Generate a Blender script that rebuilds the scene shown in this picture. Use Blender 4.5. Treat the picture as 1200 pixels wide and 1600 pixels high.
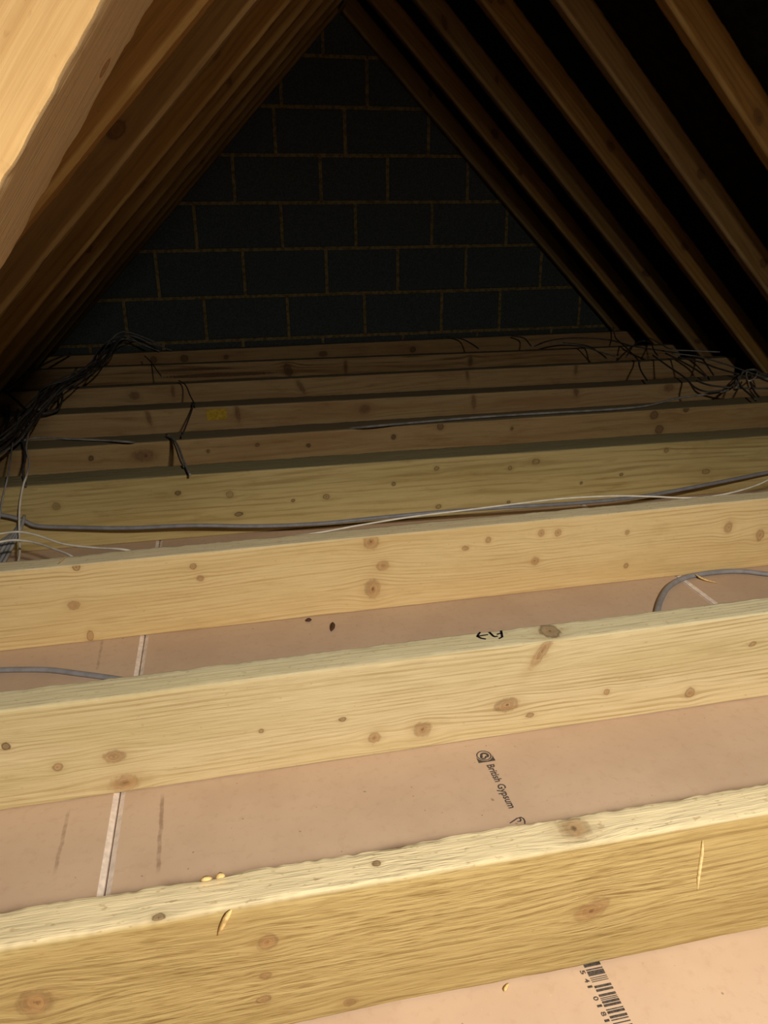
import bpy, bmesh, math, random
import numpy as np
from mathutils import Matrix, Vector

for o in list(bpy.data.objects):
    bpy.data.objects.remove(o)
scene = bpy.context.scene
COL = scene.collection
random.seed(7)

# ------------------------------------------------------------------ camera
F_PX, YAW, PITCH, ROLL = 1200.25, 0.20620, -0.35857, -0.01088
CAM_Z = 0.7752                      # lens height above the plasterboard
TOP = 0.1705                        # joist depth
def cam_basis():
    f = np.array([math.sin(YAW)*math.cos(PITCH), math.cos(YAW)*math.cos(PITCH), math.sin(PITCH)])
    r = np.array([math.cos(YAW), -math.sin(YAW), 0.0])
    u = np.cross(r, f)
    return r*math.cos(ROLL)+u*math.sin(ROLL), -r*math.sin(ROLL)+u*math.cos(ROLL), f
CR, CU, CF = cam_basis()
cam_data = bpy.data.cameras.new('camera')
cam_data.sensor_fit = 'HORIZONTAL'; cam_data.sensor_width = 36.0
cam_data.lens = 36.0*F_PX/1200.0
cam_data.clip_start = 0.02
cam = bpy.data.objects.new('camera', cam_data); COL.objects.link(cam)
M = Matrix.Identity(4)
for i in range(3):
    M[i][0] = CR[i]; M[i][1] = CU[i]; M[i][2] = -CF[i]
M[2][3] = CAM_Z
cam.matrix_world = M
scene.camera = cam

# ------------------------------------------------------------------ world, lamp, exposure
world = bpy.data.worlds.new('world'); scene.world = world
world.use_nodes = True
world.node_tree.nodes['Background'].inputs['Color'].default_value = (0.75, 0.9, 1.0, 1)
world.node_tree.nodes['Background'].inputs['Strength'].default_value = 0.0
# loft lamp hung under the ridge just behind the viewer, its reflector shading the far end
lamp_data = bpy.data.lights.new('loft_lamp', 'SPOT')
lamp_data.energy = 80.0
lamp_data.color = (1.0, 0.93, 0.80)
lamp_data.shadow_soft_size = 0.07
lamp_data.spot_size = math.radians(134)
lamp_data.spot_blend = 0.2
lamp = bpy.data.objects.new('loft_lamp', lamp_data); COL.objects.link(lamp)
LAMP_POS = Vector((0.45, -0.70, CAM_Z+0.68))
lamp.location = LAMP_POS
lamp.rotation_euler = (0, 0, 0)   # straight down
# unseen fill light added at the lamp to brighten the far joists
fill_data = bpy.data.lights.new('loft_fill_light', 'AREA')
fill_data.shape = 'DISK'; fill_data.size = 0.14
fill_data.energy = 46.0
fill_data.color = (1.0, 0.925, 0.79)
fill_light = bpy.data.objects.new('loft_fill_light', fill_data); COL.objects.link(fill_light)
fill_light.location = LAMP_POS + Vector((0, 0, 0.03))
vs = scene.view_settings
vs.view_transform = 'Standard'; vs.look = 'None'; vs.gamma = 1.0; vs.use_curve_mapping = False
vs.exposure = 0.0

# ------------------------------------------------------------------ geometry helpers
def ray(px, py):
    return CF*F_PX + CR*(px-600.0) - CU*(py-800.0)
def at_y(px, py, Y):                # point of the view ray in the upright plane y = Y
    d = ray(px, py); d = d*(Y/d[1]); return np.array([d[0], d[1], d[2]+CAM_Z])
def at_z(px, py, Z):                # point of the view ray on the level z = Z
    d = ray(px, py); d = d*((Z-CAM_Z)/d[2]); return np.array([d[0], d[1], d[2]+CAM_Z])

def tag(o, label=None, cat=None, group=None, kind=None):
    if label: o['label'] = label
    if cat: o['category'] = cat
    if group: o['group'] = group
    if kind: o['kind'] = kind
    return o
def link(name, me, mats, parent=None, loc=(0, 0, 0)):
    o = bpy.data.objects.new(name, me); COL.objects.link(o)
    for m in (mats if isinstance(mats, (list, tuple)) else [mats]):
        if m.name not in [x.name for x in me.materials if x]: me.materials.append(m)
    o.location = loc
    if parent: o.parent = parent
    return o
def mesh(name, verts, faces, mat_idx=None, smooth=False):
    me = bpy.data.meshes.new(name); me.from_pydata([tuple(v) for v in verts], [], faces)
    if mat_idx is not None: me.polygons.foreach_set('material_index', mat_idx)
    if smooth: me.polygons.foreach_set('use_smooth', [True]*len(me.polygons))
    me.update(); return me
def box_mesh(name, x0, x1, y0, y1, z0, z1, bev=0.0):
    bm = bmesh.new(); bmesh.ops.create_cube(bm, size=1)
    for v in bm.verts:
        v.co = Vector(((x0+x1)/2+v.co.x*(x1-x0), (y0+y1)/2+v.co.y*(y1-y0), (z0+z1)/2+v.co.z*(z1-z0)))
    if bev: bmesh.ops.bevel(bm, geom=list(bm.edges), offset=bev, segments=1, affect='EDGES')
    me = bpy.data.meshes.new(name); bm.to_mesh(me); bm.free(); return me

def noise1(rng, x, step):
    x = np.asarray(x)/step; n = int(np.ceil(x.max()-x.min()))+3
    g = rng.uniform(-1, 1, n); i = np.floor(x-x.min()).astype(int); f = (x-x.min())-i
    f = f*f*(3-2*f); return g[i]*(1-f)+g[i+1]*f
def noise2(rng, x, y, sx, sy):
    x = x/sx; y = y/sy; x = x-x.min(); y = y-y.min()
    g = rng.uniform(-1, 1, (int(x.max())+3, int(y.max())+3))
    i = x.astype(int); j = y.astype(int); a = x-i; b = y-j; a = a*a*(3-2*a); b = b*b*(3-2*b)
    return (g[i, j]*(1-a)+g[i+1, j]*a)*(1-b)+(g[i, j+1]*(1-a)+g[i+1, j+1]*a)*b

def timber(name, L0, L1, h, t, step, seg, knots=(), seed=0, amp=0.0008, wane=0.001, rad=0.003, shape=None, origin=None, endcut=None, wane_low=False, wear_shade_face=1, flat=False):
    """A sawn length of wood. Local x along, y 0..t front to back, z 0..h. seg = strips on front, top, back, bottom.
    knots: (face, u, v, ru, rv, angle, tone); v runs round the section from the front's bottom edge."""
    rng = np.random.default_rng(seed)
    prof = []; vv = []; face = []
    corners = [((0, 0), (0, h)), ((0, h), (t, h)), ((t, h), (t, 0)), ((t, 0), (0, 0))]
    base = [0, h, h+t, h+t+h]
    for k, (a, b) in enumerate(corners):
        a = np.array(a, float); b = np.array(b, float); ln = np.hypot(*(b-a)); d = (b-a)/ln
        for i in range(seg[k]+1):
            s = rad+(ln-2*rad)*i/seg[k]
            prof.append(a+d*s); vv.append(base[k]+s); face.append(k)
    prof = np.array(prof); vv = np.array(vv); face = np.array(face); n = len(prof)
    nu = max(2, int(round((L1-L0)/step))+1)
    us = np.linspace(L0, L1, nu)
    U, V = np.meshgrid(us, vv, indexing='ij')
    Yc = np.repeat(prof[None, :, 0], nu, 0).copy(); Zc = np.repeat(prof[None, :, 1], nu, 0).copy()
    # uneven sawn surface and worn arrises
    d = amp*noise2(rng, U, V, 0.13, 0.05)+0.4*amp*noise2(rng, U, V, 0.03, 0.012)
    Yc += np.where(face == 0, -1, np.where(face == 2, 1, 0))[None]*d
    Zc += np.where(face == 1, 1, np.where(face == 3, -1, 0))[None]*d
    for (cy, cz) in ((0, h), (t, h), (0, 0), (t, 0)):
        w = np.exp(-(((prof[:, 0]-cy)**2+(prof[:, 1]-cz)**2)/(2*0.004**2)))
        e = wane*(0.5+0.6*noise1(rng, us, 0.09)+0.6*noise1(rng, us, 0.025)+0.5*noise1(rng, us, 0.008))
        e = np.maximum(e, -0.3*wane)
        if cz == 0 and not wane_low: e = e*0.15
        Yc += w[None]*e[:, None]*np.sign(t/2-cy); Zc += w[None]*e[:, None]*np.sign(h/2-cz)
    gv = V.copy(); kd = np.full(U.shape, 4.0); kt = np.zeros(U.shape)
    for (fc, ku, kv, ru, rv, ang, tone) in knots:
        du = U-ku; dv = V-kv; c, s = math.cos(ang), math.sin(ang)
        a = du*c+dv*s; b = -du*s+dv*c
        r = np.sqrt((a/ru)**2+(b/rv)**2)
        r = np.where((face == fc)[None], r, 4.0)
        rw = min(rv, 1.4*ru); gv -= np.where((face == fc)[None], dv*0.7*np.exp(-(du/(3.0*ru))**2-(dv/(2.0*rw))**2), 0)
        kt = np.where(r < kd, tone, kt); kd = np.minimum(kd, r)
    X = U.copy()
    if shape: X, Yc, Zc = shape(X, Yc, Zc)
    if endcut: X, Yc, Zc = endcut(X, Yc, Zc, U)
    org = np.zeros(3) if origin is None else np.array(origin)
    co = np.stack([X-org[0], Yc-org[1], Zc-org[2]], -1).reshape(-1, 3)
    idx = np.arange(nu*n).reshape(nu, n)
    a = idx[:-1]; b = idx[1:]
    q = np.stack([a, np.roll(a, -1, 1), np.roll(b, -1, 1), b], -1).reshape(-1, 4)
    me = bpy.data.meshes.new(name)
    nq = len(q)
    me.vertices.add(len(co)); me.vertices.foreach_set('co', co.ravel())
    me.loops.add(nq*4+2*n); me.polygons.add(nq+2)
    caps = np.concatenate([idx[0][::-1], idx[-1]])
    me.loops.foreach_set('vertex_index', np.concatenate([q.ravel(), caps]).astype(np.int32))
    me.polygons.foreach_set('loop_start', np.concatenate([np.arange(nq)*4, [nq*4, nq*4+n]]).astype(np.int32))
    me.polygons.foreach_set('loop_total', np.concatenate([np.full(nq, 4), [n, n]]).astype(np.int32))
    me.update(calc_edges=True)
    sm = np.ones(nq+2, bool); sm[-2:] = False
    if step > 0.02 or flat: sm[:] = False
    me.polygons.foreach_set('use_smooth', sm)
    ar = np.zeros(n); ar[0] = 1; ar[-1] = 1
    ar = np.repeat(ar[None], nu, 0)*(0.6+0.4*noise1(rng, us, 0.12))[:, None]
    tf = np.repeat((face == wear_shade_face).astype(float)[None], nu, 0)
    for nm, arr in (('gu', U), ('gv', gv), ('kd', kd), ('kt', kt), ('tf', tf), ('ar', ar)):
        at = me.attributes.new(nm, 'FLOAT', 'POINT'); at.data.foreach_set('value', arr.ravel().astype(np.float32))
    me.validate(); return me

def catmull(pts, n=10):
    P = [np.array(p, float) for p in pts]; P = [2*P[0]-P[1]]+P+[2*P[-1]-P[-2]]; out = []
    for i in range(1, len(P)-2):
        for k in range(n):
            t = k/n; a, b, c, d = P[i-1:i+3]
            out.append(0.5*((2*b)+(-a+c)*t+(2*a-5*b+4*c-d)*t*t+(-a+3*b-3*c+d)*t**3))
    out.append(P[-2]); return out
def tube_mesh(name, pts, r, flat=1.0, sides=8, n=8, taper=False):
    C = catmull(pts, n); V = []; Fc = []
    prev = None
    for i, p in enumerate(C):
        d = C[min(i+1, len(C)-1)]-C[max(i-1, 0)]; d /= (np.linalg.norm(d)+1e-9)
        up = np.array([0, 0, 1.0]) if prev is None else prev
        s = np.cross(d, up)
        if np.linalg.norm(s) < 1e-3: s = np.cross(d, np.array([0, 1.0, 0.1]))
        s /= np.linalg.norm(s); w = np.cross(s, d); prev = w
        rr = r*(1 if not taper else max(0.12, 1-abs(2*i/(len(C)-1)-1)**3))
        for k in range(sides):
            a = 2*math.pi*k/sides
            V.append(p+s*rr*math.cos(a)*flat+w*rr*math.sin(a))
    m = len(C)
    for i in range(m-1):
        for k in range(sides):
            a = i*sides+k; b = i*sides+(k+1) % sides
            Fc.append((a, b, b+sides, a+sides))
    Fc.append(tuple(range(sides))[::-1]); Fc.append(tuple((m-1)*sides+k for k in range(sides)))
    return mesh(name, V, Fc, smooth=True)
def ribbon(strokes, w, z):
    V = []; Fc = []
    for st in strokes:
        st = [np.array(p[:2], float) for p in st]
        for i in range(len(st)-1):
            d = st[i+1]-st[i]; L = np.hypot(*d)+1e-9; d /= L; nn = np.array([-d[1], d[0]])*w/2
            a = st[i]-d*w*0.3; b = st[i+1]+d*w*0.3; k = len(V)
            for p in (a-nn, b-nn, b+nn, a+nn): V.append((p[0], p[1], z))
            Fc.append((k, k+1, k+2, k+3))
    return V, Fc

# ------------------------------------------------------------------ materials
def srgb(r, g, b):
    f = lambda c: ((c/255+0.055)/1.055)**2.4 if c/255 > 0.04045 else c/255/12.92
    return (f(r), f(g), f(b), 1)
class NT:
    def __init__(s, name):
        s.m = bpy.data.materials.new(name); s.m.use_nodes = True; s.t = s.m.node_tree
        s.b = s.t.nodes['Principled BSDF']
    def n(s, kind, **kw):
        x = s.t.nodes.new(kind)
        for k, v in kw.items(): setattr(x, k, v)
        return x
    def put(s, sock, v):
        if v is None: return
        if hasattr(v, 'node'): s.t.links.new(v, sock)
        else: sock.default_value = v
    def math(s, op, a, b=None, c=None):
        x = s.n('ShaderNodeMath', operation=op)
        for i, v in enumerate((a, b, c)): s.put(x.inputs[i], v)
        return x.outputs[0]
    def mix(s, f, a, b, mode='MIX'):
        x = s.n('ShaderNodeMix', data_type='RGBA', blend_type=mode)
        s.put(x.inputs[0], f); s.put(x.inputs[6], a); s.put(x.inputs[7], b); return x.outputs[2]
    def attr(s, nm): return s.n('ShaderNodeAttribute', attribute_name=nm).outputs['Fac']
    def xyz(s, x, y, z):
        c = s.n('ShaderNodeCombineXYZ')
        for i, v in enumerate((x, y, z)): s.put(c.inputs[i], v)
        return c.outputs[0]
    def noise(s, vec, scale=1, detail=2, rough=0.5, dist=0.0):
        x = s.n('ShaderNodeTexNoise'); s.put(x.inputs['Vector'], vec)
        x.inputs['Scale'].default_value = scale; x.inputs['Detail'].default_value = detail
        x.inputs['Roughness'].default_value = rough; x.inputs['Distortion'].default_value = dist
        return x.outputs['Fac']
    def step(s, v, a, b, lo=0.0, hi=1.0):
        x = s.n('ShaderNodeMapRange', interpolation_type='SMOOTHSTEP')
        s.put(x.inputs[0], v)
        for i, q in enumerate((a, b, lo, hi)): x.inputs[1+i].default_value = q
        return x.outputs[0]
    def bump(s, h, strength, dist):
        x = s.n('ShaderNodeBump'); s.put(x.inputs['Height'], h)
        x.inputs['Strength'].default_value = strength; x.inputs['Distance'].default_value = dist
        s.t.links.new(x.outputs[0], s.b.inputs['Normal'])

def wood(name, light, dark, blotch, seed, ring=110, sawn=0.3, topcol=None, topmix=0.0, kred=(150, 105, 60), kdark=(84, 56, 32), rings=1.0, knotty=0.68, lit_arris=None, specks=0.35, smear=0.0):
    g = NT(name); gu = g.attr('gu'); gv = g.attr('gv'); kd0 = g.attr('kd'); kt = g.attr('kt'); tf = g.attr('tf')
    M_ = lambda a, b: g.math('MULTIPLY', a, b)
    low = g.noise(g.xyz(M_(gu, 1.6), M_(gv, 13), seed), 1, 4, 0.6)
    patch = g.noise(g.xyz(M_(gu, 3.0), M_(gv, 5), seed+21), 1, 3, 0.6)
    wander = g.noise(g.xyz(M_(gu, 1.3), M_(gv, 5), seed+3), 1, 2)
    gw = g.math('MULTIPLY_ADD', wander, 0.03, gv)
    swell = g.noise(g.xyz(M_(gu, 0.7), M_(gv, 5.5), seed+13), 1, 1.5, 0.5)
    uneven = g.noise(g.xyz(M_(gu, 0.4), M_(gv, 45), seed+14), 1, 1)
    ph = g.math('MULTIPLY_ADD', gw, ring*6.0, g.math('MULTIPLY_ADD', swell, 42.0, M_(uneven, 5.0)))
    rg = g.math('MULTIPLY_ADD', g.math('SINE', ph), 0.5, 0.5)
    fade = g.noise(g.xyz(M_(gu, 4), M_(gw, 60), seed+7), 1, 2, 0.55)
    rg2 = g.noise(g.xyz(M_(gu, 1.1), M_(gw, ring*2.6), seed+9), 1, 1.5)
    fib = g.noise(g.xyz(M_(gu, 14), M_(gw, 620), seed+1), 1, 2, 0.6)
    saw = g.noise(g.xyz(M_(gu, 22), M_(gw, 210), seed+2), 1, 2.5, 0.6)
    pit = g.noise(g.xyz(M_(gu, 75), M_(gv, 150), seed+5), 1, 2, 0.6)
    grime = g.noise(g.xyz(M_(gu, 7), M_(gv, 30), seed+6), 1, 4, 0.65)
    lines = g.math('MULTIPLY', g.math('ADD', M_(M_(g.step(rg, 0.35, 1.0), g.step(fade, 0.3, 0.65)), 0.85), M_(g.step(rg2, 0.5, 0.7), 0.3)), rings)
    lines = g.math('MULTIPLY', lines, g.step(patch, 0.3, 0.6, 0.45, 1.0))
    col = g.mix(lines, srgb(*light), srgb(*dark))
    col = g.mix(g.step(low, 0.42, 0.72, 0, 0.75), col, srgb(*blotch))
    col = g.mix(g.step(grime, 0.52, 0.75, 0, 0.4+smear), col, g.mix(1.0, col, (0.72, 0.66, 0.55, 1), 'MULTIPLY'))
    col = g.mix(g.step(fib, 0.3, 0.7, 0.3, 0.0), col, g.mix(1.0, col, (0.72, 0.66, 0.55, 1), 'MULTIPLY'))
    rough_here = g.step(patch, 0.36, 0.56, 1.0, 0.35)
    col = g.mix(M_(M_(g.step(saw, 0.5, 0.3), rough_here), min(1.0, sawn*0.5)), col, g.mix(1.0, col, (0.62, 0.54, 0.42, 1), 'MULTIPLY'))
    col = g.mix(g.step(pit, 0.66, 0.74, 0, specks), col, srgb(*kred))
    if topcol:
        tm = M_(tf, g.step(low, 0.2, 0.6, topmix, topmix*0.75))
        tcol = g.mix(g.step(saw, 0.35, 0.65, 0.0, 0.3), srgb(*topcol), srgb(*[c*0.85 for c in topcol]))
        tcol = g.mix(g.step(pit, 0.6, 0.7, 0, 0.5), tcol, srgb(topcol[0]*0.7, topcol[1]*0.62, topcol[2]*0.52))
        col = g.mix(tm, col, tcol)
    if lit_arris: col = g.mix(M_(g.attr('ar'), 0.85), col, srgb(*lit_arris))  # paler arris colour paints in the lit edge line of the rafters
    # knots: soft halo, uneven body with year rings, dark rim and a checked heart
    jit = g.noise(g.xyz(M_(gu, 130), M_(gv, 130), seed), 1, 3, 0.6)
    kd = g.math('ADD', kd0, M_(g.math('SUBTRACT', jit, 0.5), 0.9))
    col = g.mix(g.step(kd0, 0.8, 2.6, 0.3, 0.0), col, srgb(*[0.6*a+0.4*b for a, b in zip(dark, kred)]))
    kn = g.noise(g.xyz(M_(kd, 4.0), M_(gu, 40), M_(gv, 40)), 1, 2)
    body = g.mix(g.step(kn, 0.38, 0.62), srgb(*kred), srgb(*[0.8*c for c in kred]))
    body = g.mix(g.step(kt, 0.55, 1.0, 0, 0.9), body, srgb(*kdark))
    km = g.step(kd, 0.5, 1.35, knotty, 0.0)
    col = g.mix(km, col, body)
    rim = g.math('MULTIPLY', g.step(kd, 0.65, 0.92), g.step(kd, 0.95, 1.3, 1, 0))
    col = g.mix(M_(rim, g.math('MULTIPLY_ADD', kt, 0.75, 0.0)), col, srgb(*[c*0.8 for c in kdark]))
    col = g.mix(g.step(kd, 0.0, 0.3, 0.65, 0), col, srgb(*kdark))
    g.put(g.b.inputs['Base Color'], col)
    g.b.inputs['Roughness'].default_value = 0.72
    g.b.inputs['Specular IOR Level'].default_value = 0.25
    h = g.math('ADD', M_(lines, -0.25), M_(fib, 0.35))
    h = g.math('MULTIPLY_ADD', M_(saw, rough_here), sawn*2.2, h)
    h = g.math('MULTIPLY_ADD', km, 0.15, h)
    g.bump(h, 0.6, 0.0018)
    return g.m

def plain(name, rgb, rough=0.6, var=0.12, scale=60, spec=0.3):
    g = NT(name); tc = g.n('ShaderNodeTexCoord').outputs['Object']
    nz = g.noise(tc, scale, 3, 0.6)
    g.put(g.b.inputs['Base Color'], g.mix(g.step(nz, 0.3, 0.7), srgb(*[c*(1-var) for c in rgb]), srgb(*[min(255, c*(1+var)) for c in rgb])))
    g.b.inputs['Roughness'].default_value = rough; g.b.inputs['Specular IOR Level'].default_value = spec
    return g.m

def paper_mat():
    g = NT('plasterboard_paper'); geo = g.n('ShaderNodeNewGeometry').outputs['Position']
    sep = g.n('ShaderNodeSeparateXYZ'); g.t.links.new(geo, sep.inputs[0]); x, y, z = sep.outputs
    a = g.noise(geo, 5, 4, 0.6); b = g.noise(geo, 70, 3, 0.6); c = g.noise(geo, 260, 2)
    col = g.mix(g.step(a, 0.35, 0.7), srgb(206, 178, 152), srgb(197, 168, 143))
    col = g.mix(g.step(b, 0.5, 0.72, 0, 0.3), col, srgb(186, 152, 126))
    col = g.mix(g.step(c, 0.73, 0.78, 0, 0.5), col, srgb(228, 206, 176))
    col = g.mix(g.step(g.noise(geo, 120, 1), 0.76, 0.79, 0, 0.55), col, srgb(120, 90, 70))
    # scuffed streaks left on the paper
    for (p0, p1, w, k) in (((254, 1243), (247, 1358), 0.0032, 0.5), ((107, 1268), (86, 1362), 0.0030, 0.4), ((160, 1000), (152, 1045), 0.003, 0.3)):
        A = at_z(*p0, 0); B = at_z(*p1, 0); sl = (B[0]-A[0])/(B[1]-A[1])
        xx = g.math('SUBTRACT', x, g.math('MULTIPLY_ADD', y, sl, A[0]-sl*A[1]))
        xx = g.math('MULTIPLY_ADD', g.math('SUBTRACT', g.noise(g.xyz(0.0, y, 0.0), 40, 2), 0.5), 0.006, xx)
        m = g.step(g.math('ABSOLUTE', xx), w*0.4, w*1.2, k, 0)
        m = g.math('MULTIPLY', m, g.math('MULTIPLY', g.step(y, B[1]-0.01, B[1]+0.01), g.step(y, A[1]-0.015, A[1]+0.01, 1, 0)))
        m = g.math('MULTIPLY', m, g.step(b, 0.3, 0.6, 0.4, 1.0))
        col = g.mix(m, col, srgb(118, 88, 68))
    g.put(g.b.inputs['Base Color'], col)
    g.b.inputs['Roughness'].default_value = 0.85; g.b.inputs['Specular IOR Level'].default_value = 0.15
    g.bump(b, 0.1, 0.0004)
    return g.m
M_PAPER = paper_mat()
M_EDGE = plain('plasterboard_edge', (232, 214, 200), 0.85, 0.06, 90)
M_INK = plain('printing_ink', (74, 66, 62), 0.8, 0.25, 300)
M_MARK = plain('marker_ink', (28, 22, 40), 0.6, 0.1, 200)
M_BLOCK = plain('concrete_block', (82, 86, 86), 0.95, 0.12, 140, 0.1)
M_MORTAR = plain('mortar', (138, 118, 78), 0.95, 0.2, 50, 0.1)
M_FELT = plain('roofing_felt', (26, 23, 19), 0.95, 0.25, 30, 0.1)
M_GREY = plain('grey_cable', (140, 138, 142), 0.5, 0.06, 40)
M_WHITE = plain('white_cable', (226, 216, 200), 0.45, 0.05, 40)
M_DARK = plain('dark_cable', (94, 90, 88), 0.5, 0.12, 30)
M_MIDG = plain('dusty_cable', (150, 146, 142), 0.6, 0.12, 30)
M_CHIP = plain('dark_chip', (74, 50, 34), 0.8, 0.2, 200)
M_SPLIN = plain('splinter_wood', (226, 192, 130), 0.7, 0.12, 200)
M_TAG = plain('yellow_label', (206, 168, 50), 0.6, 0.08, 90)
M_GLUE = plain('dried_resin', (226, 204, 150), 0.45, 0.1, 200)

# ------------------------------------------------------------------ the shell
Y_WALL = 4.36
TR, CRR = 0.993, 1.679+CAM_Z        # right slope: z = CRR - TR x   (underside of the rafters)
TL, CLL = 1.022, 0.252+CAM_Z        # left slope:  z = CLL + TL x
RAFT_D = 0.088
AR, AL = math.atan(TR), math.atan(TL)
RX = (CRR-CLL)/(TR+TL); RZ = CRR-TR*RX

floor = bpy.data.objects.new('floor', None); COL.objects.link(floor)
tag(floor, 'pinkish plasterboard sheets laid below the joists', None, None, 'structure')
def sheet(x0, x1, y0, y1):
    b, d, T = 0.0072, 0.0035, 0.0125
    prof = [(x0, -T), (x0, -d), (x0+b, 0), (x1-b, 0), (x1, -d), (x1, -T)]
    V = [(px, y, pz) for y in (y0, y1) for px, pz in prof]
    Fc = []; mi = []
    for k in range(6):
        j = (k+1) % 6; Fc.append((k, k+6, j+6, j)); mi.append(0 if k == 2 else 1)
    Fc.append((0, 1, 2, 3, 4, 5)); Fc.append((11, 10, 9, 8, 7, 6)); mi += [1, 1]
    me = mesh('plasterboard_sheet', V, Fc, mi)
    bm = bmesh.new(); bm.from_mesh(me); bmesh.ops.recalc_face_normals(bm, faces=bm.faces); bm.to_mesh(me); bm.free()
    return link('plasterboard_sheet', me, [M_PAPER, M_EDGE], floor)
XJ = [-1.25, -0.1965, 1.0004, 2.2, 2.75]
sheets = {}
for i in range(4):
    for k, (y0, y1) in enumerate(((-1.4, 1.992), (1.994, Y_WALL))):
        sheets[i, k] = sheet(XJ[i]+0.0012, XJ[i+1]-0.0012, y0, y1)

# gable wall: mortar bed with blocks standing just proud of it
zt = [0.0, 0.186, 0.416, 0.655, 0.885, 1.113, 1.337, 1.565, 1.795]
mort = mesh('wall_back', [(-1.25, Y_WALL+0.004, 0), (2.75, Y_WALL+0.004, 0), (RX, Y_WALL+0.004, RZ+0.22),
                         (-1.25, Y_WALL+0.1, 0), (2.75, Y_WALL+0.1, 0), (RX, Y_WALL+0.1, RZ+0.22)],
            [(0, 1, 2), (5, 4, 3), (0, 3, 4, 1), (1, 4, 5, 2), (2, 5, 3, 0)])
wall_back = tag(link('wall_back', mort, M_MORTAR), 'dark concrete block gable wall at the far end', None, None, 'structure')
def wx(px, py): return float(at_y(px, py, Y_WALL)[0])
seams = {5: [wx(p, 205) for p in (429, 539, 670)], 4: [wx(p, 280) for p in (365, 501, 606, 731)],
         3: [wx(p, 352) for p in (305, 440, 556, 675, 792)], 2: [wx(p, 422) for p in (245, 381, 510, 622, 728, 845)],
         1: [wx(p, 490) for p in (195, 320, 450, 570, 690, 781, 905)], 0: [wx(p, 540) for p in (140, 255, 380, 505, 630, 745, 860)],
         6: [RX-0.3, RX+0.14], 7: [RX-0.08]}
rng = np.random.default_rng(3)
for c in range(8):
    z0, z1 = zt[c]+0.008, zt[c+1]-0.008
    xl = (z0+0.0-CLL)/TL-0.13; xr = (CRR-z0)/TR+0.13
    xs = list(seams[c])
    while xs[0] > xl: xs.insert(0, xs[0]-0.42)
    while xs[-1] < xr: xs.append(xs[-1]+0.42)
    for a, b in zip(xs[:-1], xs[1:]):
        a = max(a, xl); b = min(b, xr)
        if b-a < 0.05: continue
        e = rng.uniform(-0.0015, 0.0015)
        tl = max(a+0.008, (z1-CLL)/TL-0.13); tr = min(b-0.008, (CRR-z1)/TR+0.13)
        if tr-tl < 0.03:            # cut blocks at the verge end in a point
            if b < RX: tl = tr-0.03
            else: tr = tl+0.03
        y0 = Y_WALL+e; y1 = Y_WALL+0.05; cv = 0.004
        me = bpy.data.meshes.new('block')
        V = [(a+0.008, y1, z0), (b-0.008, y1, z0), (tr, y1, z1), (tl, y1, z1),
             (a+0.008, y0+cv, z0), (b-0.008, y0+cv, z0), (tr, y0+cv, z1), (tl, y0+cv, z1),
             (a+0.008+cv, y0, z0+cv), (b-0.008-cv, y0, z0+cv), (tr-cv, y0, z1-cv), (tl+cv, y0, z1-cv)]
        me.from_pydata(V, [], [(8, 9, 10, 11), (4, 5, 9, 8), (5, 6, 10, 9), (6, 7, 11, 10), (7, 4, 8, 11),
                               (0, 1, 5, 4), (1, 2, 6, 5), (2, 3, 7, 6), (3, 0, 4, 7), (3, 2, 1, 0)])
        link('block', me, M_BLOCK, wall_back)

# roof underlay on both slopes and the closed end behind the viewer
def slope(name, x0, z0, x1, z1, nx, nz, label):
    t = RAFT_D+0.002; V = []
    for y in (-1.4, Y_WALL-0.001):
        for (x, z) in ((x0, z0), (x1, z1)):
            V.append((x+nx*t, y, z+nz*t)); V.append((x+nx*(t+0.006), y, z+nz*(t+0.006)))
    Fc = [(0, 4, 6, 2), (1, 3, 7, 5), (0, 1, 5, 4), (2, 6, 7, 3), (0, 2, 3, 1), (4, 5, 7, 6)]
    return tag(link(name, mesh(name, V, Fc), M_FELT), label, None, None, 'structure')
zb = -0.012
slope('ceiling_left', (zb-CLL)/TL, zb, RX, RZ, -math.sin(AL), math.cos(AL), 'black roofing felt behind the left rafters')
slope('ceiling_right', (CRR-zb)/TR, zb, RX, RZ, math.sin(AR), math.cos(AR), 'black roofing felt behind the right rafters')
tag(link('wall_front', mesh('wall_front', [(-1.25, -1.4, 0), (2.75, -1.4, 0), (RX, -1.4, RZ+0.2), (-1.25, -1.5, 0), (2.75, -1.5, 0), (RX, -1.5, RZ+0.2)],
    [(2, 1, 0), (3, 4, 5), (0, 1, 4, 3), (1, 2, 5, 4), (2, 0, 3, 5)]), M_BLOCK), 'block gable behind the viewer', None, None, 'structure')

# ------------------------------------------------------------------ ceiling joists
JX0, JX1 = -0.94, 2.39
# y, yaw, rise of top, slope of top, thickness
J = {1: (0.567, -0.0072, 0.0001, 0.0055, 0.0468), 2: (0.9705, 0.0053, -0.0062, 0.0024, 0.0525), 3: (1.4421, 0.0059, -0.0010, 0.0034, 0.0500),
     4: (1.952, -0.0060, 0.0036, -0.0022, 0.0970), 5: (2.330, 0.0012, 0.0001, 0.0007, 0.100), 6: (2.768, -0.0058, 0.0003, -0.0031, 0.100),
     7: (3.2376, -0.0011, -0.0005, -0.0007, 0.0560), 8: (3.713, -0.0072, 0.0009, -0.0049, 0.050), 9: (4.158, 0.0043, -0.0003, 0.0033, 0.050)}
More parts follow.
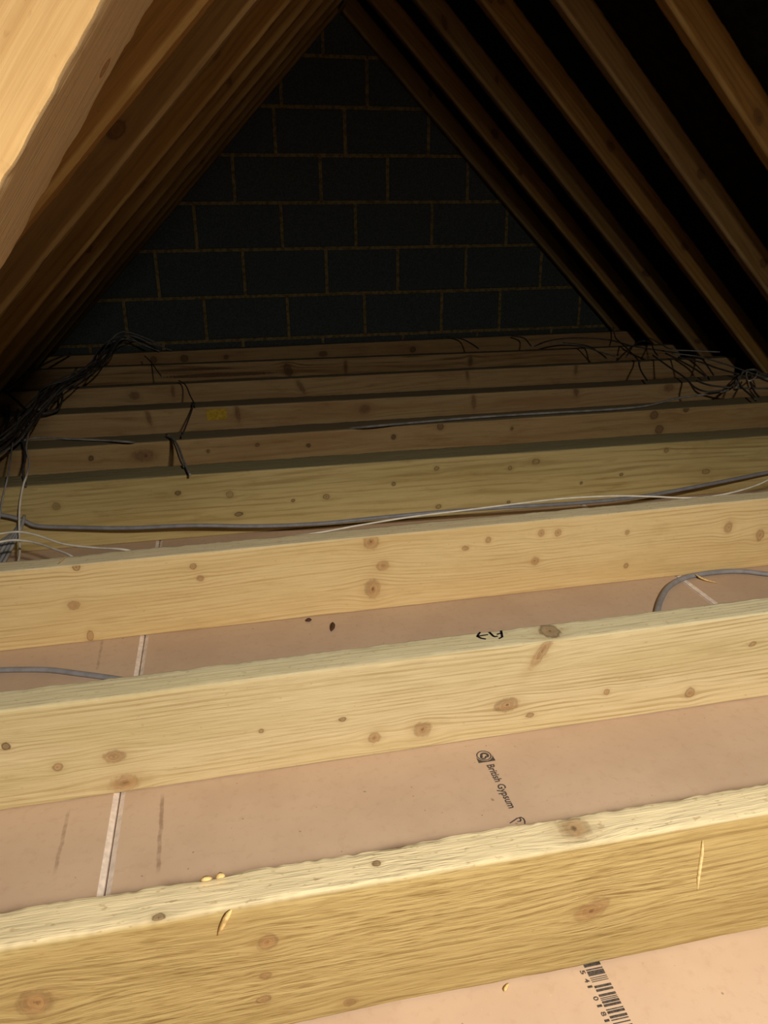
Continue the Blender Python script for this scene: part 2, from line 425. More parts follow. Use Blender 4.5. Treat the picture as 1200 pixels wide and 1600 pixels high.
# knots read off the wood: face (0 front, 1 top), pixel centre, half sizes in pixels, tilt, darkness
KN = {1: [(0, 55, 1567, 23, 20, .2, .25), (0, 418, 1472, 15, 12, .5, .35), (0, 415, 1525, 9, 7, 0, .3), (0, 412, 1562, 10, 6, .2, .4), (0, 548, 1567, 10, 7, 0, .3),
          (0, 925, 1423, 27, 16, .45, .2), (1, 247, 1432, 9, 9, 0, .75), (1, 588, 1347, 7, 6, 0, .8), (1, 897, 1294, 25, 22, 0, .15)],
      2: [(0, 178, 1180, 16, 10, 0, .3), (0, 195, 1223, 22, 14, .1, .1), (0, 90, 1196, 8, 6, 0, .5), (0, 8, 1162, 6, 6, 0, .9), (0, 585, 1152, 10, 9, 0, .35),
          (0, 660, 1139, 15, 13, 0, .3), (0, 792, 1100, 20, 12, 0, .35), (0, 848, 1013, 9, 34, -.55, .15), (1, 859, 986, 17, 22, 0, .7), (0, 1078, 1082, 8, 8, 0, .4),
          (0, 828, 1117, 7, 4, 0, .6), (0, 408, 1140, 4, 4, 0, .6), (0, 535, 1122, 6, 4, 0, .7), (0, 948, 1080, 5, 5, 0, .4), (0, 1176, 1004, 6, 4, .5, .5)],
      3: [(0, 119, 884, 6, 6, 0, .7), (0, 115, 945, 9, 7, 0, .2), (0, 141, 993, 5, 8, 0, .5), (0, 302, 884, 5, 5, 0, .6), (0, 313, 903, 6, 5, 0, .3),
          (0, 580, 846, 13, 13, 0, .25), (0, 598, 884, 11, 8, 0, .2), (0, 582, 920, 13, 16, 0, .2), (0, 846, 834, 6, 6, 0, .2), (0, 872, 833, 6, 6, 0, .3),
          (0, 763, 844, 5, 5, 0, .3), (0, 727, 857, 6, 4, 0, .4), (0, 836, 877, 7, 7, 0, .2), (0, 1138, 825, 7, 8, 0, .3), (0, 1187, 837, 7, 8, 0, .4), (0, 978, 884, 4, 4, 0, .6), (0, 980, 833, 4, 4, 0, .3)],
      4: [(0, 88, 793, 7, 6, 0, .35), (0, 278, 772, 6, 4, 0, .9), (0, 359, 774, 7, 6, 0, .5), (0, 373, 804, 8, 4, 0, .8), (0, 510, 777, 7, 5, 0, .6), (0, 458, 783, 4, 3, 0, .8),
          (0, 682, 733, 5, 4, 0, .7), (0, 685, 792, 6, 4, 0, .7), (0, 797, 732, 4, 4, 0, .7), (0, 837, 722, 8, 5, 0, .6), (0, 615, 757, 4, 4, 0, .8), (0, 971, 742, 4, 3, 0, .8),
          (0, 1041, 704, 5, 4, 0, .6), (0, 1103, 737, 8, 4, 0, .6), (0, 795, 785, 4, 3, 0, .8), (0, 908, 755, 3, 3, 0, .8), (0, 615, 715, 3, 3, 0, .6)],
      5: [(0, 142, 716, 4, 4, 0, .9), (0, 482, 696, 4, 3, 0, .9), (0, 402, 695, 4, 3, 0, .6), (0, 615, 683, 4, 4, 0, .9), (0, 688, 667, 6, 5, 0, .7), (0, 1022, 649, 7, 6, 0, .6),
          (0, 1072, 639, 5, 5, 0, .8), (0, 1030, 671, 7, 6, 0, .6), (0, 325, 705, 3, 3, 0, .6), (0, 225, 712, 22, 10, 0, .0), (0, 800, 670, 3, 3, 0, .7)],
      6: [(0, 570, 639, 10, 7, .2, .1), (0, 232, 652, 4, 14, .2, .1), (0, 371, 645, 4, 14, .1, .2), (0, 740, 627, 4, 12, .1, .1), (0, 900, 610, 5, 9, .2, .1), (0, 1045, 604, 9, 6, 0, .1)],
      7: [(0, 470, 604, 4, 12, .5, .2), (0, 210, 618, 8, 6, 0, .2), (0, 270, 611, 3, 10, 0, .2), (0, 730, 585, 3, 10, .2, .1), (0, 900, 576, 3, 9, 0, .2)],
      8: [(0, 450, 578, 6, 10, .3, .5), (0, 540, 573, 3, 10, 0, .3), (0, 735, 563, 4, 8, 0, .2), (0, 345, 586, 85, 2.4, 0, .95), (0, 300, 578, 60, 1.8, 0, .8)],
      9: [(0, 288, 560, 6, 5, 0, .7), (0, 240, 562, 5, 5, 0, .7), (0, 353, 558, 4, 3, 0, .7), (0, 505, 553, 7, 4, 0, .5), (0, 645, 547, 5, 4, 0, .8)]}
WOODS = {
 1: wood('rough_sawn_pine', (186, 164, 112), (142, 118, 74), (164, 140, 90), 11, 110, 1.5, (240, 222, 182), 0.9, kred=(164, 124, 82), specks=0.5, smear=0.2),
 2: wood('treated_pine_pale', (228, 208, 164), (186, 160, 112), (208, 188, 136), 23, 130, 0.4, (230, 220, 184), 0.65, kred=(184, 140, 96)),  # this top and the next painted paler to make up for grazing light
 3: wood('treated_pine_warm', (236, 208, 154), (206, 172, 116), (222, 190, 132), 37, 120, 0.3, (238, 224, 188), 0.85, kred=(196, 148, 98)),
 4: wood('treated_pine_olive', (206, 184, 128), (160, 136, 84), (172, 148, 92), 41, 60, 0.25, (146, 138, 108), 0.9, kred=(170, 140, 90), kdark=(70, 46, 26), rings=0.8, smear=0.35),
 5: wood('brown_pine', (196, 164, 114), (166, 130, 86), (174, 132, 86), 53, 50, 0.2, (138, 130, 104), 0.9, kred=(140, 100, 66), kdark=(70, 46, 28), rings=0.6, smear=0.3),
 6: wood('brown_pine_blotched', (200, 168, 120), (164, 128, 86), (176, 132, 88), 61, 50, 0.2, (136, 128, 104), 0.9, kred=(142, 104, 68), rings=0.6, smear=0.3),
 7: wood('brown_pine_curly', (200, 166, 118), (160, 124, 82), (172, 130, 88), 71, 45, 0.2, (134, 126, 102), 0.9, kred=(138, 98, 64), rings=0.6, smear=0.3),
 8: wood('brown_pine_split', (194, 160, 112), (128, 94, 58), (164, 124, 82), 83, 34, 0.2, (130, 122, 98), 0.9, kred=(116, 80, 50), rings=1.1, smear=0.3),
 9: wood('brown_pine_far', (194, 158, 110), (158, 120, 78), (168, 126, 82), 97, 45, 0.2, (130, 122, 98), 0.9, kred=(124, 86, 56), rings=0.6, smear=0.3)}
JLAB = {1: 'rough-sawn pale pine joist nearest the viewer, with a bright splintery top edge',
        2: 'pale pine joist bearing a handwritten arrow mark and a large edge knot',
        3: 'bright warm pine joist directly in front of the long grey and white cables',
        4: 'dim olive-toned joist with many small dark knots behind the grey cable',
        5: 'brown joist just behind the knotty olive joist, short cables hanging over its left part',
        6: 'brown shaded joist carrying a small yellow label on its face',
        7: 'third joist from the gable wall, brown with curly figure',
        8: 'second joist from the gable wall, face cracked along the grain',
        9: 'farthest joist, thin brown strip against the block gable wall'}
STEP = {1: 0.0028, 2: 0.0028, 3: 0.0032, 4: 0.004, 5: 0.006, 6: 0.007, 7: 0.008, 8: 0.006, 9: 0.008}
joists = {}
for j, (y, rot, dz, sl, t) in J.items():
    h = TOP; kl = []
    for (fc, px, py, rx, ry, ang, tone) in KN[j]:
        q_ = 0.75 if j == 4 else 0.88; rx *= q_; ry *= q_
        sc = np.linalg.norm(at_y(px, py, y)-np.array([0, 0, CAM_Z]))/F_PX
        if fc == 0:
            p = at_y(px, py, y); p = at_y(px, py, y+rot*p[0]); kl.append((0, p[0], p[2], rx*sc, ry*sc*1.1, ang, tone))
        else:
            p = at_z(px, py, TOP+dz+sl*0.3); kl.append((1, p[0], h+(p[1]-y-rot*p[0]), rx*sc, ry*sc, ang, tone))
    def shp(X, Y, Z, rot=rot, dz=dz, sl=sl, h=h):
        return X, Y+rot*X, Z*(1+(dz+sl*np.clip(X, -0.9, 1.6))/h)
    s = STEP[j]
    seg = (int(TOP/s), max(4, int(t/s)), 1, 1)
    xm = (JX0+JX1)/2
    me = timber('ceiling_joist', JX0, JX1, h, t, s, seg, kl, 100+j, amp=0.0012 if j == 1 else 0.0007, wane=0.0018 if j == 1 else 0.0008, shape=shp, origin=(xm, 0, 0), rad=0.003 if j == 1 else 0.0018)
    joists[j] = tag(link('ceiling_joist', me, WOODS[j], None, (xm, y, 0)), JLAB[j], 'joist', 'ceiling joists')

# ------------------------------------------------------------------ rafters
W_RAF = wood('rafter_pine', (158, 118, 62), (118, 82, 38), (130, 90, 40), 131, 60, 0.3, kred=(110, 72, 40), rings=0.6, lit_arris=(196, 164, 104))
W_RAF2 = wood('rafter_pine_grey', (146, 114, 68), (114, 84, 46), (122, 90, 48), 139, 60, 0.3, kred=(110, 72, 40), rings=0.6, lit_arris=(186, 160, 112))
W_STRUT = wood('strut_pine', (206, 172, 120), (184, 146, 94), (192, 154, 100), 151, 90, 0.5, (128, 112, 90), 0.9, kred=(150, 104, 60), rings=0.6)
def rafter(side, y, label, step, mat, seed, t=0.05, zend=0.0):
    """underside runs from the floor up to the ridge; local x up the slope."""
    a = AL if side < 0 else AR
    c, T = (CLL, TL) if side < 0 else (CRR, TR)
    foot = (zend-c)/T if side < 0 else (c-zend)/T
    L = (RZ-zend)/math.sin(a)
    ca, sa = math.cos(a), math.sin(a)
    def cut(X, Y, Z, U):            # plumb cut at the ridge, level cut at the foot
        lo = -Z/math.tan(a)*1.0; hi = L+Z*math.tan(a)-0.011/ca
        k = (U-U.min())/(U.max()-U.min())
        X2 = lo+(hi-lo)*k
        sx = -side
        return foot+sx*(X2*ca)-sx*Z*sa, Y, zend+X2*sa+Z*ca
    r = np.random.default_rng(seed); kl = []
    for _ in range(7):
        f = r.choice([0, 3]); s = r.uniform(0.008, 0.014)
        kl.append((f, r.uniform(0.1, L), (r.uniform(0.02, RAFT_D-0.02) if f == 0 else RAFT_D+t+RAFT_D+r.uniform(0.01, t-0.01)), s*1.5, s, r.uniform(-.4, .4), r.uniform(0.2, 0.8)))
    seg = (max(2, int(RAFT_D/step)), 1, 1, max(2, int(t/step)))
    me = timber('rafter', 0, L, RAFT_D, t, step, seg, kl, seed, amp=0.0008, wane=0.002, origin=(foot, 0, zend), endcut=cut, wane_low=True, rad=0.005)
    if side > 0: me.flip_normals()
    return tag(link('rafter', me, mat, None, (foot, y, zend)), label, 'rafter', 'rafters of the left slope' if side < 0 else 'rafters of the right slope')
ordn = ['nearest', 'second nearest', 'third nearest', 'fourth nearest', 'fifth nearest', 'last']
ry = [2.055, 2.505, 2.934, 3.414, 3.848, 4.278]
rl = ['broadest and brightest rafter of the right slope, in the top right corner', 'second rafter of the right slope counted from the viewer',
      'third rafter of the right slope counted from the viewer', 'third rafter of the right slope counted from the gable wall',
      'second rafter of the right slope counted from the gable wall', 'last rafter of the right slope, against the block gable wall']
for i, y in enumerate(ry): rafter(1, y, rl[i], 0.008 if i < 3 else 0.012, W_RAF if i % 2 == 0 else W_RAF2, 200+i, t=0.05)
rafter(1, 1.598, 'right slope rafter just beyond the right edge of the view', 0.02, W_RAF2, 207)
ly = [1.189, 1.577, 2.060, 2.49, 2.94, 3.40, 3.845, 4.278]
ll = ['left slope rafter right behind the bright sloping strut', 'second rafter behind the bright strut, with dark smudges on its face',
      'third rafter behind the bright strut, edge of the lit part of the left slope', 'shaded left rafter, first one beyond the lit rafters',
      'shaded left rafter, fourth one from the gable wall', 'shaded left rafter, third one from the gable wall',
      'shaded left rafter, second one from the gable wall', 'shaded left rafter against the gable wall']
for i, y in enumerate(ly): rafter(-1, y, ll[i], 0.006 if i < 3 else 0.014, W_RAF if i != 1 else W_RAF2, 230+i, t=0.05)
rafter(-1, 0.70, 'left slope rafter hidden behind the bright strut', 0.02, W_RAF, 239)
ridge = box_mesh('ridge_board', -0.0105, 0.0105, -1.39, Y_WALL-0.002, -0.005, 0.11)
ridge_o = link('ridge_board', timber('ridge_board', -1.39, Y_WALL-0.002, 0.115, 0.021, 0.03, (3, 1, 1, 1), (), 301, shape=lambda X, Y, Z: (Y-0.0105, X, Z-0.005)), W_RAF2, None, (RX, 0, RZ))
ridge_o.data.flip_normals()
tag(ridge_o, 'narrow ridge board along the roof apex between the rafters', 'ridge board')

# steep strut close to the viewer: underside z = CAM_Z+0.1573+1.362 x
SY, ST = 0.455, 0.1073
sa = math.radians(53.73); sc0 = 0.346*SY+CAM_Z; tS = math.tan(sa)
sfoot = (0.015-sc0)/tS; SL = 1.36
def strut_shape(X, Y, Z):
    return sfoot+X*math.cos(sa)-Z*math.sin(sa), Y, 0.015+X*math.sin(sa)+Z*math.cos(sa)
def su(px, py):                     # distance along the strut and across its near face for a pixel
    p = at_y(px, py, SY); dx, dz = p[0]-sfoot, p[2]-0.015
    return dx*math.cos(sa)+dz*math.sin(sa), -dx*math.sin(sa)+dz*math.cos(sa)
kk = [(3, su(135, 60)[0], 0.10+ST+0.10+0.03, 0.006, 0.005, 0, .8)]
me = timber('roof_strut', 0.06, SL, 0.10, ST, 0.003, (34, 1, 1, 36), kk, 401, amp=0.0001, wane=0.0012, rad=0.0012, wane_low=True, wear_shade_face=3, flat=True, shape=strut_shape, origin=(sfoot, 0, 0.015))  # underside toned grey-brown, its shade painted into the colour
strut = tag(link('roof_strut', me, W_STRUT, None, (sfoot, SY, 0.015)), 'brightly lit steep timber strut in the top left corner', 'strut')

# ------------------------------------------------------------------ printing and marks
def text_mesh(name, body, size, shear=0.0):
    cu = bpy.data.curves.new(name, 'FONT'); cu.body = body; cu.size = size; cu.shear = shear; cu.resolution_u = 3; cu.offset = size*0.02
    ob = bpy.data.objects.new(name, cu); COL.objects.link(ob)
    dg = bpy.context.evaluated_depsgraph_get(); dg.update()
    me = bpy.data.meshes.new_from_object(ob.evaluated_get(dg)); bpy.data.objects.remove(ob); me.name = name
    return me
def lay_text(name, body, x, y, size, length, parent, mat, label):
    """reads towards the viewer (-Y), letter tops towards +X"""
    me = text_mesh(name, body, size)
    xs = [v.co.x for v in me.vertices]; k = length/(max(xs)-min(xs)); x0 = min(xs)
    for v in me.vertices:
        a, b = (v.co.x-x0)*k, v.co.y; v.co = Vector((x+b, y-a, 0.0004))
    o = link(name, me, mat, parent); o['label'] = label; return o
board = sheets[1, 0]
pa = at_z(759, 1196, 0); pb = at_z(799, 1263, 0)
lay_text('printed_text', 'British Gypsum', 0.3462, pa[1], 0.0165, pa[1]-pb[1], board, M_INK, 'dark printed lettering on the plasterboard')
# round emblem in a square corner, above the lettering
V = []; Fc = []
ec = at_z(757, 1182, 0); ex, ey, er = 0.3495, float(ec[1])+0.002, 0.0118
def ring(cx, cy, r0, r1, a0, a1, n=28):
    k = len(V)
    for i in range(n+1):
        a = a0+(a1-a0)*i/n
        V.append((cx+r0*math.cos(a), cy+r0*math.sin(a), 0.0004)); V.append((cx+r1*math.cos(a), cy+r1*math.sin(a), 0.0004))
    for i in range(n): Fc.append((k+2*i, k+2*i+1, k+2*i+3, k+2*i+2))
ring(ex, ey, er*0.84, er, 0, 2*math.pi)
n = 16; k = len(V)
for i in range(n+1):                # the filled corner below the disc
    a = math.pi+math.pi*i/n
    V.append((ex+er*1.1*math.cos(a), ey+er*1.1*math.sin(a), 0.0004)); V.append((ex+er*1.15*(-1+2*i/n), ey-er*1.3, 0.0004))
for i in range(n): Fc.append((k+2*i, k+2*i+1, k+2*i+3, k+2*i+2))
ring(ex+0.001, ey, er*0.28, er*0.6, math.radians(-60), math.radians(215), 18)
ring(ex-0.002, ey-0.003, er*0.2, er*0.45, math.radians(150), math.radians(380), 14)
o = link('printed_emblem', mesh('printed_emblem', V, Fc), M_INK, board); o['label'] = 'small round printed emblem on the plasterboard'
px_strokes = [[(797, 1286), (803, 1282), (808, 1278.5), (814, 1277), (818, 1279), (820, 1283), (820, 1287)], [(812, 1278), (814, 1281), (813, 1283), (809, 1283.5)]]
V, Fc = ribbon([[at_z(a, b, 0.0004) for a, b in s] for s in px_strokes], 0.0018, 0.0004)
o = link('printed_emblem', mesh('printed_emblem', V, Fc), M_INK, board); o['label'] = 'printed emblem half hidden by the joist'
# barcode with its digits
rb = random.Random(5); V = []; Fc = []; y = 0.572; x0, x1 = 0.3395, 0.3590
pat = [(.6, .3), (.4, .3), (1.6, .8), (.5, .3), (1.9, .6), (.3, .4), (.3, .4), (.3, 1.4), (.9, .5), (.9, 1.0), (.9, .4), (.3, .3), (.3, .3), (.9, .3), (.9, .9),
       (.4, .3), (.9, .8), (.9, .4), (.4, .8), (.4, .9), (.9, .8), (1.0, .4), (.3, .5), (.9, .4), (.3, .3), (1.2, .5), (.4, .3), (.3, .7), (1.0, .5), (.6, .4)]
for w, gap in pat:
    w *= 0.0031; gap *= 0.0031; k = len(V)
    V += [(x0, y, 0.0004), (x1, y, 0.0004), (x1, y-w, 0.0004), (x0, y-w, 0.0004)]; Fc.append((k+3, k+2, k+1, k)); y -= w+gap
o = link('barcode', mesh('barcode', V, Fc), M_INK, board); o['label'] = 'printed black barcode stripes'
for ch, py in (('5', 1516), ('4', 1529), ('1', 1540), ('0', 1557), ('1', 1570), ('8', 1581), ('1', 1593)):
    p = at_z(920+(py-1520)*0.48, py, 0)
    lay_text('barcode_digit', ch, 0.3325, p[1]+0.001, 0.0075, 0.0048 if ch != '1' else 0.0026, board, M_INK, 'small printed barcode digit')
# hand-written mark on the second joist
y2, r2, dz2, s2, t2 = J[2]
mk = [[(746, 995), (762, 992.5)], [(750, 988.8), (746, 995), (752, 998), (758.5, 999.2)], [(765, 988.7), (767.5, 991.2), (769, 992.6), (771.5, 995), (774, 995.6), (777, 995)],
      [(777.5, 991.8), (783.5, 990)], [(783.3, 986.5), (784.2, 991), (785, 996), (780.5, 998.4)]]
zt2 = TOP+dz2+s2*0.42+0.0012
jo = joists[2]
V, Fc = ribbon([[at_z(a, b-1, zt2) for a, b in s] for s in mk], 0.0032, zt2)
V = [(v[0]-jo.location.x, v[1]-jo.location.y, v[2]) for v in V]
o = link('marker_writing', mesh('marker_writing', V, Fc), M_MARK, jo); o['label'] = 'black hand-drawn arrow and squiggle'
# yellow label on the sixth joist, paper scrap, resin run on the first joist
jo = joists[6]; a = at_y(322, 640, J[6][0]); b = at_y(355, 655, J[6][0]); yy = J[6][1]*a[0]-0.002
me = box_mesh('yellow_label', a[0]-jo.location.x, b[0]-jo.location.x, yy-0.0008, yy+0.0015, b[2], a[2])
o = link('yellow_label', me, M_TAG, jo); o['label'] = 'small yellow label'
jo = joists[1]
pts = []
for px, py in ((1098, 1313), (1097, 1330), (1094, 1350), (1091, 1372), (1090, 1392)):
    p = at_y(px, py, J[1][0]); p = at_y(px, py, J[1][0]+J[1][1]*p[0]-0.0006); pts.append((p[0]-jo.location.x, p[1]-jo.location.y, p[2]))
o = link('resin_run', tube_mesh('resin_run', pts, 0.0019, 1.3, 8, 5, True), M_GLUE, jo); o['label'] = 'pale dried drip on the joist face'

# ------------------------------------------------------------------ cables
def cable(name, pts, r, mat, label, cat='cable', group=None, flat=1.0, sides=8, lift=None):
    """pts: (px,py) on the level of the joist tops, (px,py,'f') on the plasterboard, (px,py,Y) in the upright plane Y"""
    P = []
    for p in pts:
        if len(p) == 2: P.append(at_z(p[0], p[1], TOP+0.004+(r if lift is None else lift)))
        elif p[2] == 'f': P.append(at_z(p[0], p[1], r))
        else: P.append(at_y(*p))
    o0 = P[len(P)//2].copy(); P = [p-o0 for p in P]
    return tag(link(name, tube_mesh(name, P, r, flat, sides), mat, None, tuple(o0)), label, cat, group)
cable('grey_cable', [(-200, 822, 1.93), (-90, 806, 1.93), (-30, 802, 1.93), (10, 806, 1.93), (38, 814, 1.93), (60, 822, 1.93), (120, 824, 1.92), (200, 825, 1.91), (300, 821, 1.9), (400, 822, 1.9), (500, 818, 1.88), (600, 808, 1.86), (700, 799, 1.84), (800, 792, 1.83),
      (900, 786, 1.83), (1000, 776, 1.84), (1100, 758, 1.87), (1200, 738, 1.9), (1300, 718, 1.91), (1450, 694, 1.91)], 0.0052, M_GREY, 'long flat grey cable running between the warm and olive joists', flat=1.25)
cable('white_cable', [(430, 842, 1.56), (500, 832, 1.56), (560, 821, 1.57), (640, 808, 1.58), (720, 798, 1.59), (800, 788, 1.6), (880, 779, 1.6), (960, 775, 1.58), (1020, 776, 1.55), (1070, 778, 1.52), (1110, 776, 1.51), (1150, 768, 1.52), (1185, 757, 1.56), (1230, 738, 1.62), (1330, 715, 1.72), (1450, 697, 1.76)],
      0.0022, M_WHITE, 'thin white cable crossing the long grey cable beside the warm joist')
cable('white_cable', [(-30, 839, 1.7), (0, 834, 1.7), (30, 831, 1.72), (60, 837, 1.7), (100, 850, 1.65), (150, 856, 1.6), (195, 859, 1.55), (240, 872, 1.54)], 0.0026, M_WHITE, 'upper of two white cable loops at the left edge behind the warm joist')
cable('white_cable', [(-30, 856, 1.68), (0, 847, 1.68), (25, 844, 1.7), (55, 848, 1.68), (85, 858, 1.62), (110, 868, 1.57), (130, 885, 1.545)], 0.0026, M_WHITE, 'lower of two white cable loops at the left edge behind the warm joist')
cable('white_cable', [(38, 640), (45, 668), (41, 700, 2.25), (46, 722, 2.1), (42, 742, 1.96), (36, 760, 1.93), (31, 790, 1.92), (30, 825, 1.88), (31, 860, 1.8), (27, 885, 1.72), (20, 920, 1.65)], 0.0026, M_WHITE, 'white cable hanging down the face of the olive joist at the left')
cable('grey_cable', [(20, 690, 2.2), (16, 720, 2.05), (12, 745, 1.95), (5, 775, 1.93), (0, 805, 1.92), (-6, 850, 1.9)], 0.0022, M_MIDG, 'thin grey cable at the extreme left of the olive joist')
for i in range(5):
    d = i*7
    cable('grey_cable', [(38-d*.3, 806+d*.5, 1.94), (34-d*.5, 822+d*.4, 1.91), (22-d*.9, 848+d*.1, 1.88), (5-d, 880, 1.84), (-20-d, 915, 1.8)], 0.0042, M_GREY if i % 2 else M_MIDG,
          'grey cable in the loose bunch dropping at the left edge behind the warm joist', group='bunch of grey cables at the left edge')
cable('grey_cable', [(-260, 1075, 'f'), (-140, 1062, 'f'), (-40, 1050, 'f'), (0, 1047, 'f'), (40, 1046, 'f'), (80, 1047, 'f'), (120, 1052, 'f'), (165, 1058, 'f'), (230, 1068, 'f')], 0.0048, M_GREY, 'grey cable lying on the plasterboard at the left, behind the arrow-marked joist', flat=1.2)
cable('grey_cable', [(1018, 1000, 'f'), (1026, 960, 'f'), (1032, 938, 'f'), (1044, 918, 'f'), (1064, 905, 'f'), (1090, 898, 'f'), (1130, 893, 'f'), (1165, 893, 'f'), (1200, 897, 'f'), (1260, 901, 'f'), (1400, 893, 'f'), (1600, 868, 'f')], 0.0056, M_GREY, 'curved grey cable lying on the plasterboard at the right, before the warm joist', flat=1.15)
cable('grey_cable', [(400, 690, 2.62), (480, 675, 2.6), (560, 668), (650, 660), (760, 651), (860, 645), (950, 640), (1010, 634), (1060, 622), (1110, 615), (1140, 608), (1152, 592, 2.75), (1163, 580, 2.8), (1178, 578, 2.8), (1190, 584, 2.75)], 0.0040, M_MIDG, 'grey cable resting along the shaded joist tops towards the right tangle')
cable('dusty_cable', [(30, 690), (60, 684), (110, 686), (160, 688), (205, 691), (240, 698, 2.6), (265, 712, 2.58)], 0.0033, M_MIDG, 'dusty grey cable lying along the shaded joist top at the left')
# short drops across the far joists on the left
for pts, lb in (([(226, 556), (236, 566), (246, 580), (252, 588)], 'short dark cable draped over the second joist from the gable'),
                ([(280, 595), (290, 602), (298, 620), (306, 634)], 'dark cable draped over the curly joist near the yellow label'),
                ([(301, 630), (300, 640), (292, 662), (284, 682)], 'dark cable drooping across the joist left of the yellow label')):
    cable('draped_cable', pts, 0.0027, M_DARK, lb, lift=0.012)
cable('draped_cable', [(262, 680), (270, 685), (278, 697), (286, 718), (293, 734), (297, 742)], 0.0032, M_MIDG, 'short tan-grey cable hanging over the brown joist at the left', lift=0.012)
cable('draped_cable', [(260, 679), (267, 684), (274, 698), (281, 718), (287, 730)], 0.0024, M_DARK, 'dark cable beside the short tan-grey cable on the brown joist', lift=0.010)
# tangled bundle along the left eaves
rb = random.Random(21)
main = [(255, 547, 4.12), (232, 534, 4.18), (200, 523, 4.2), (178, 532, 4.17), (166, 548), (146, 571), (112, 592), (82, 607), (58, 630), (36, 655), (12, 684), (-20, 706), (-60, 725)]
for i in range(12):
    ox, oy = rb.uniform(-11, 11), rb.uniform(-8, 8); st = 0 if i % 3 == 0 else (2 if i % 3 == 1 else 3)
    pts = []
    for k, p in enumerate(main[st:]):
        jx, jy = rb.uniform(-6, 6), rb.uniform(-4, 4)
        sp = 1.0 if k+st < 7 else 1.6
        pts.append((p[0]+ox*sp+jx, p[1]+oy*sp*0.6+jy) + tuple(p[2:]))
    cable('bundled_cable', pts, rb.uniform(0.0026, 0.0036), M_MIDG if i % 3 == 0 else M_DARK, 'dark cable in the tangled bundle along the left eaves', group='tangled cables along the left eaves', lift=rb.uniform(0.005, 0.05), sides=6)
cable('cable_loop', [(92, 600), (96, 612), (97, 625), (90, 640), (75, 645), (55, 646), (38, 640)], 0.0042, M_DARK, 'dark cable loop hanging out of the left bundle', lift=0.02)
cable('cable_loop', [(2, 606), (14, 616), (28, 628), (40, 640), (50, 650)], 0.0045, M_DARK, 'dark cable slanting into the left bundle from the eaves', lift=0.02)
cable('cable_loop', [(-10, 676), (6, 662), (10, 645), (8, 637), (14, 636), (15, 648), (10, 670), (2, 690)], 0.0036, M_DARK, 'small dark cable loop at the extreme left under the bundle', lift=0.03)
cable('cable_loop', [(28, 640), (26, 660), (34, 670), (36, 690), (40, 712, 2.2), (36, 735, 2.05), (40, 760, 1.95)], 0.0034, M_DARK, 'dark cable hanging beside the white cable at the left', lift=0.02)
cable('cable_loop', [(110, 552, 4.05), (75, 566), (45, 585), (18, 604), (-20, 625)], 0.0045, M_DARK, 'dark cable following the left roof slope down to the eaves', lift=0.02)
cable('cable_loop', [(120, 575), (105, 596), (75, 625), (60, 640)], 0.004, M_MIDG, 'grey cable leaving the left bundle downwards', lift=0.03)
# tangle along the right eaves
right = [([(700, 527), (722, 530), (738, 538), (748, 545)], M_DARK, 'short dark cable over the farthest joist at the right', .010),
 ([(800, 525), (818, 528), (826, 536), (830, 541)], M_DARK, 'small dark cable end over the farthest joist near the right tangle', .010),
 ([(835, 541), (860, 532), (900, 528), (950, 531), (985, 540), (1020, 546), (1060, 552), (1100, 562)], M_DARK, 'long dark cable along the last joists into the right tangle', .02),
 ([(880, 536), (915, 540), (935, 550), (948, 560)], M_DARK, 'dark cable curving down over the second joist from the gable at right', .015),
 ([(860, 537), (900, 539), (935, 549), (965, 558)], M_MIDG, 'pale thin cable beside the curved dark cable at right', .02),
 ([(958, 512, 4.1), (962, 528, 4.0), (975, 540), (992, 557), (1000, 566)], M_DARK, 'dark cable coming down the gable end of the right slope', .02),
 ([(978, 558), (990, 540), (1002, 533), (1016, 535), (1022, 548), (1028, 556)], M_DARK, 'dark arched cable in the right tangle', .02),
 ([(1015, 528), (1030, 536), (1050, 546), (1080, 548), (1125, 550)], M_MIDG, 'pale grey cable along the foot of the right rafters', .05),
 ([(998, 567), (1001, 578), (1008, 590), (1013, 596)], M_DARK, 'short dark cable over the curly joist at the right', .012),
 ([(1020, 555), (1045, 573), (1070, 590), (1085, 605), (1105, 612), (1130, 610)], M_DARK, 'dark cable sagging from the right tangle over two joists', .02),
 ([(1040, 552), (1060, 562), (1085, 576), (1104, 589)], M_DARK, 'dark cable slanting across the right tangle', .02),
 ([(1085, 553), (1098, 562), (1108, 576), (1116, 588)], M_DARK, 'thick dark cable end in the right tangle', .02),
 ([(1050, 552), (1090, 557), (1130, 568), (1165, 580), (1200, 592)], M_MIDG, 'grey cable along the right eaves towards the nearest tangle', .03),
 ([(1060, 558), (1095, 566), (1120, 575), (1155, 585)], M_DARK, 'dark cable below the grey cable along the right eaves', .02),
 ([(1088, 595), (1110, 602), (1150, 606), (1200, 607), (1240, 606)], M_DARK, 'dark cable lying level under the right tangle', .015),
 ([(1152, 592), (1158, 604), (1170, 615), (1180, 624)], M_DARK, 'dark cable dropping from the nearest tangle at the right edge', .02),
 ([(1170, 590), (1175, 605), (1182, 616), (1188, 622)], M_DARK, 'second dark cable dropping from the nearest tangle at the right edge', .02),
 ([(1168, 577), (1166, 587), (1170, 595), (1180, 590), (1184, 580)], M_WHITE, 'small white cable loop in the tangle at the right edge', .03),
 ([(1150, 606), (1156, 590), (1164, 580), (1178, 577), (1190, 583), (1205, 590)], M_MIDG, 'grey arched cable in the tangle at the right edge', .04),
 ([(1178, 586), (1195, 594), (1225, 604)], M_DARK, 'dark cable leaving the tangle past the right edge', .03)]
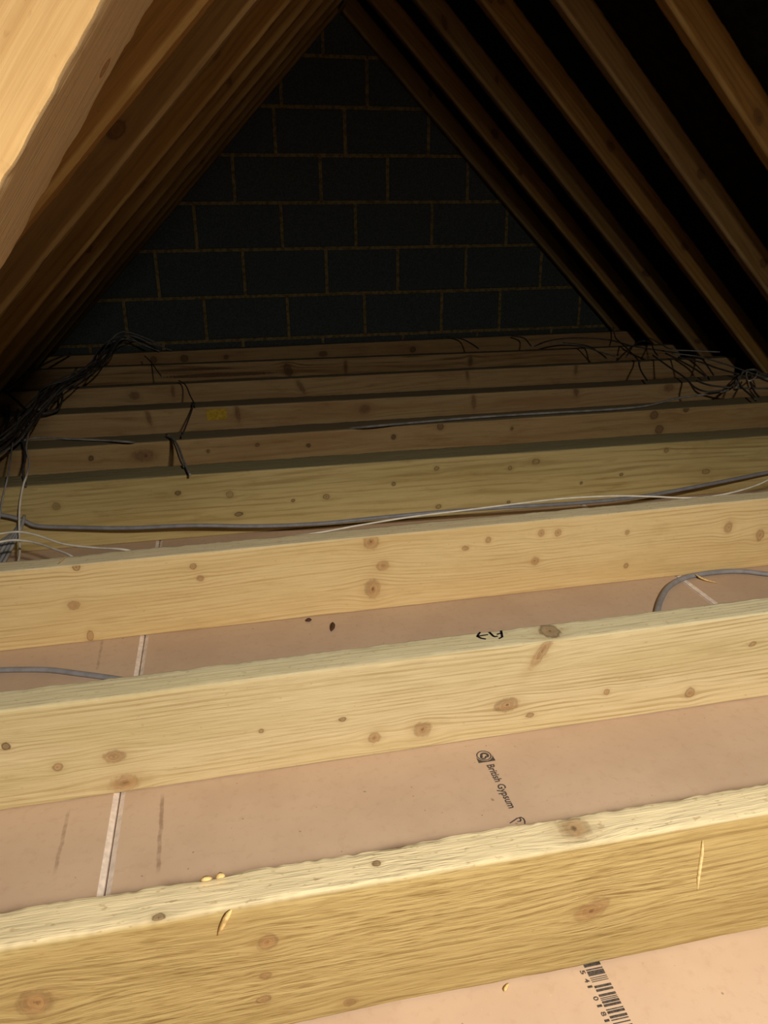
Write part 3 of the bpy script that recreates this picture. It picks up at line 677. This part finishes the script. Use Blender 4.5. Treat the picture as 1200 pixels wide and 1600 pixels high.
for pts, m, lb, lf in right:
    cable('tangled_cable', pts, 0.0036 if m is M_DARK else 0.003, m, lb, group='tangled cables along the right eaves', lift=lf, sides=6)

# ------------------------------------------------------------------ splinters and crumbs
def splinter(pts, r, label, mat=M_SPLIN, name='wood_splinter', cat='splinter'):
    P = [np.array(p) for p in pts]; o0 = P[0].copy()
    return tag(link(name, tube_mesh(name, [p-o0 for p in P], r, 1.4, 5, 4, True), mat, None, tuple(o0)), label, cat)
splinter([at_z(1086, 897, .012), at_z(1100, 905, .006), at_z(1122, 911, .003)], 0.0022, 'pale wood splinter on the plasterboard by the curved grey cable')
z1 = TOP+0.003
splinter([at_z(313, 1375, z1), at_z(322, 1373, z1+.002), at_z(332, 1372, z1)], 0.0022, 'pale curl of wood on the back edge of the nearest joist, left one')
splinter([at_z(337, 1371, z1), at_z(344, 1368, z1+.003), at_z(352, 1368, z1+.001)], 0.0026, 'pale curl of wood on the back edge of the nearest joist, right one')
def on_face(j, px, py, d=0.001):
    y, rot = J[j][:2]; p = at_y(px, py, y); return at_y(px, py, y+rot*p[0]-d)
splinter([on_face(1, 362, 1421, .003), on_face(1, 352, 1436, .004), on_face(1, 340, 1462, .002)], 0.0025, 'raised splinter on the face of the nearest joist')
splinter([at_z(795, 1536, .002), at_z(790, 1544, .003), at_z(788, 1549, .002)], 0.0015, 'tiny splinter on the plasterboard under the nearest joist')
splinter([at_z(104, 868, z1), at_z(97, 874, z1), at_z(91, 880, z1+.001)], 0.0012, 'thin splinter on top of the warm joist at the left')
for px, py, w, h_, lb in ((482, 969, 5, 3, 'dark oval chip on the plasterboard behind the arrow-marked joist, left one'), (519, 979, 4, 7, 'dark ragged chip on the plasterboard behind the arrow-marked joist, right one')):
    a = at_z(px-w, py+h_*0.3, .003); b = at_z(px+w, py-h_*0.3, .003); c = (a+b)/2
    if h_ > w: a = at_z(px-1, py+h_, .003); b = at_z(px+1, py-h_, .003)
    splinter([a, c+np.array([0.001, 0, .001]), b], 0.0036, lb, M_CHIP, 'dark_chip', 'chip')
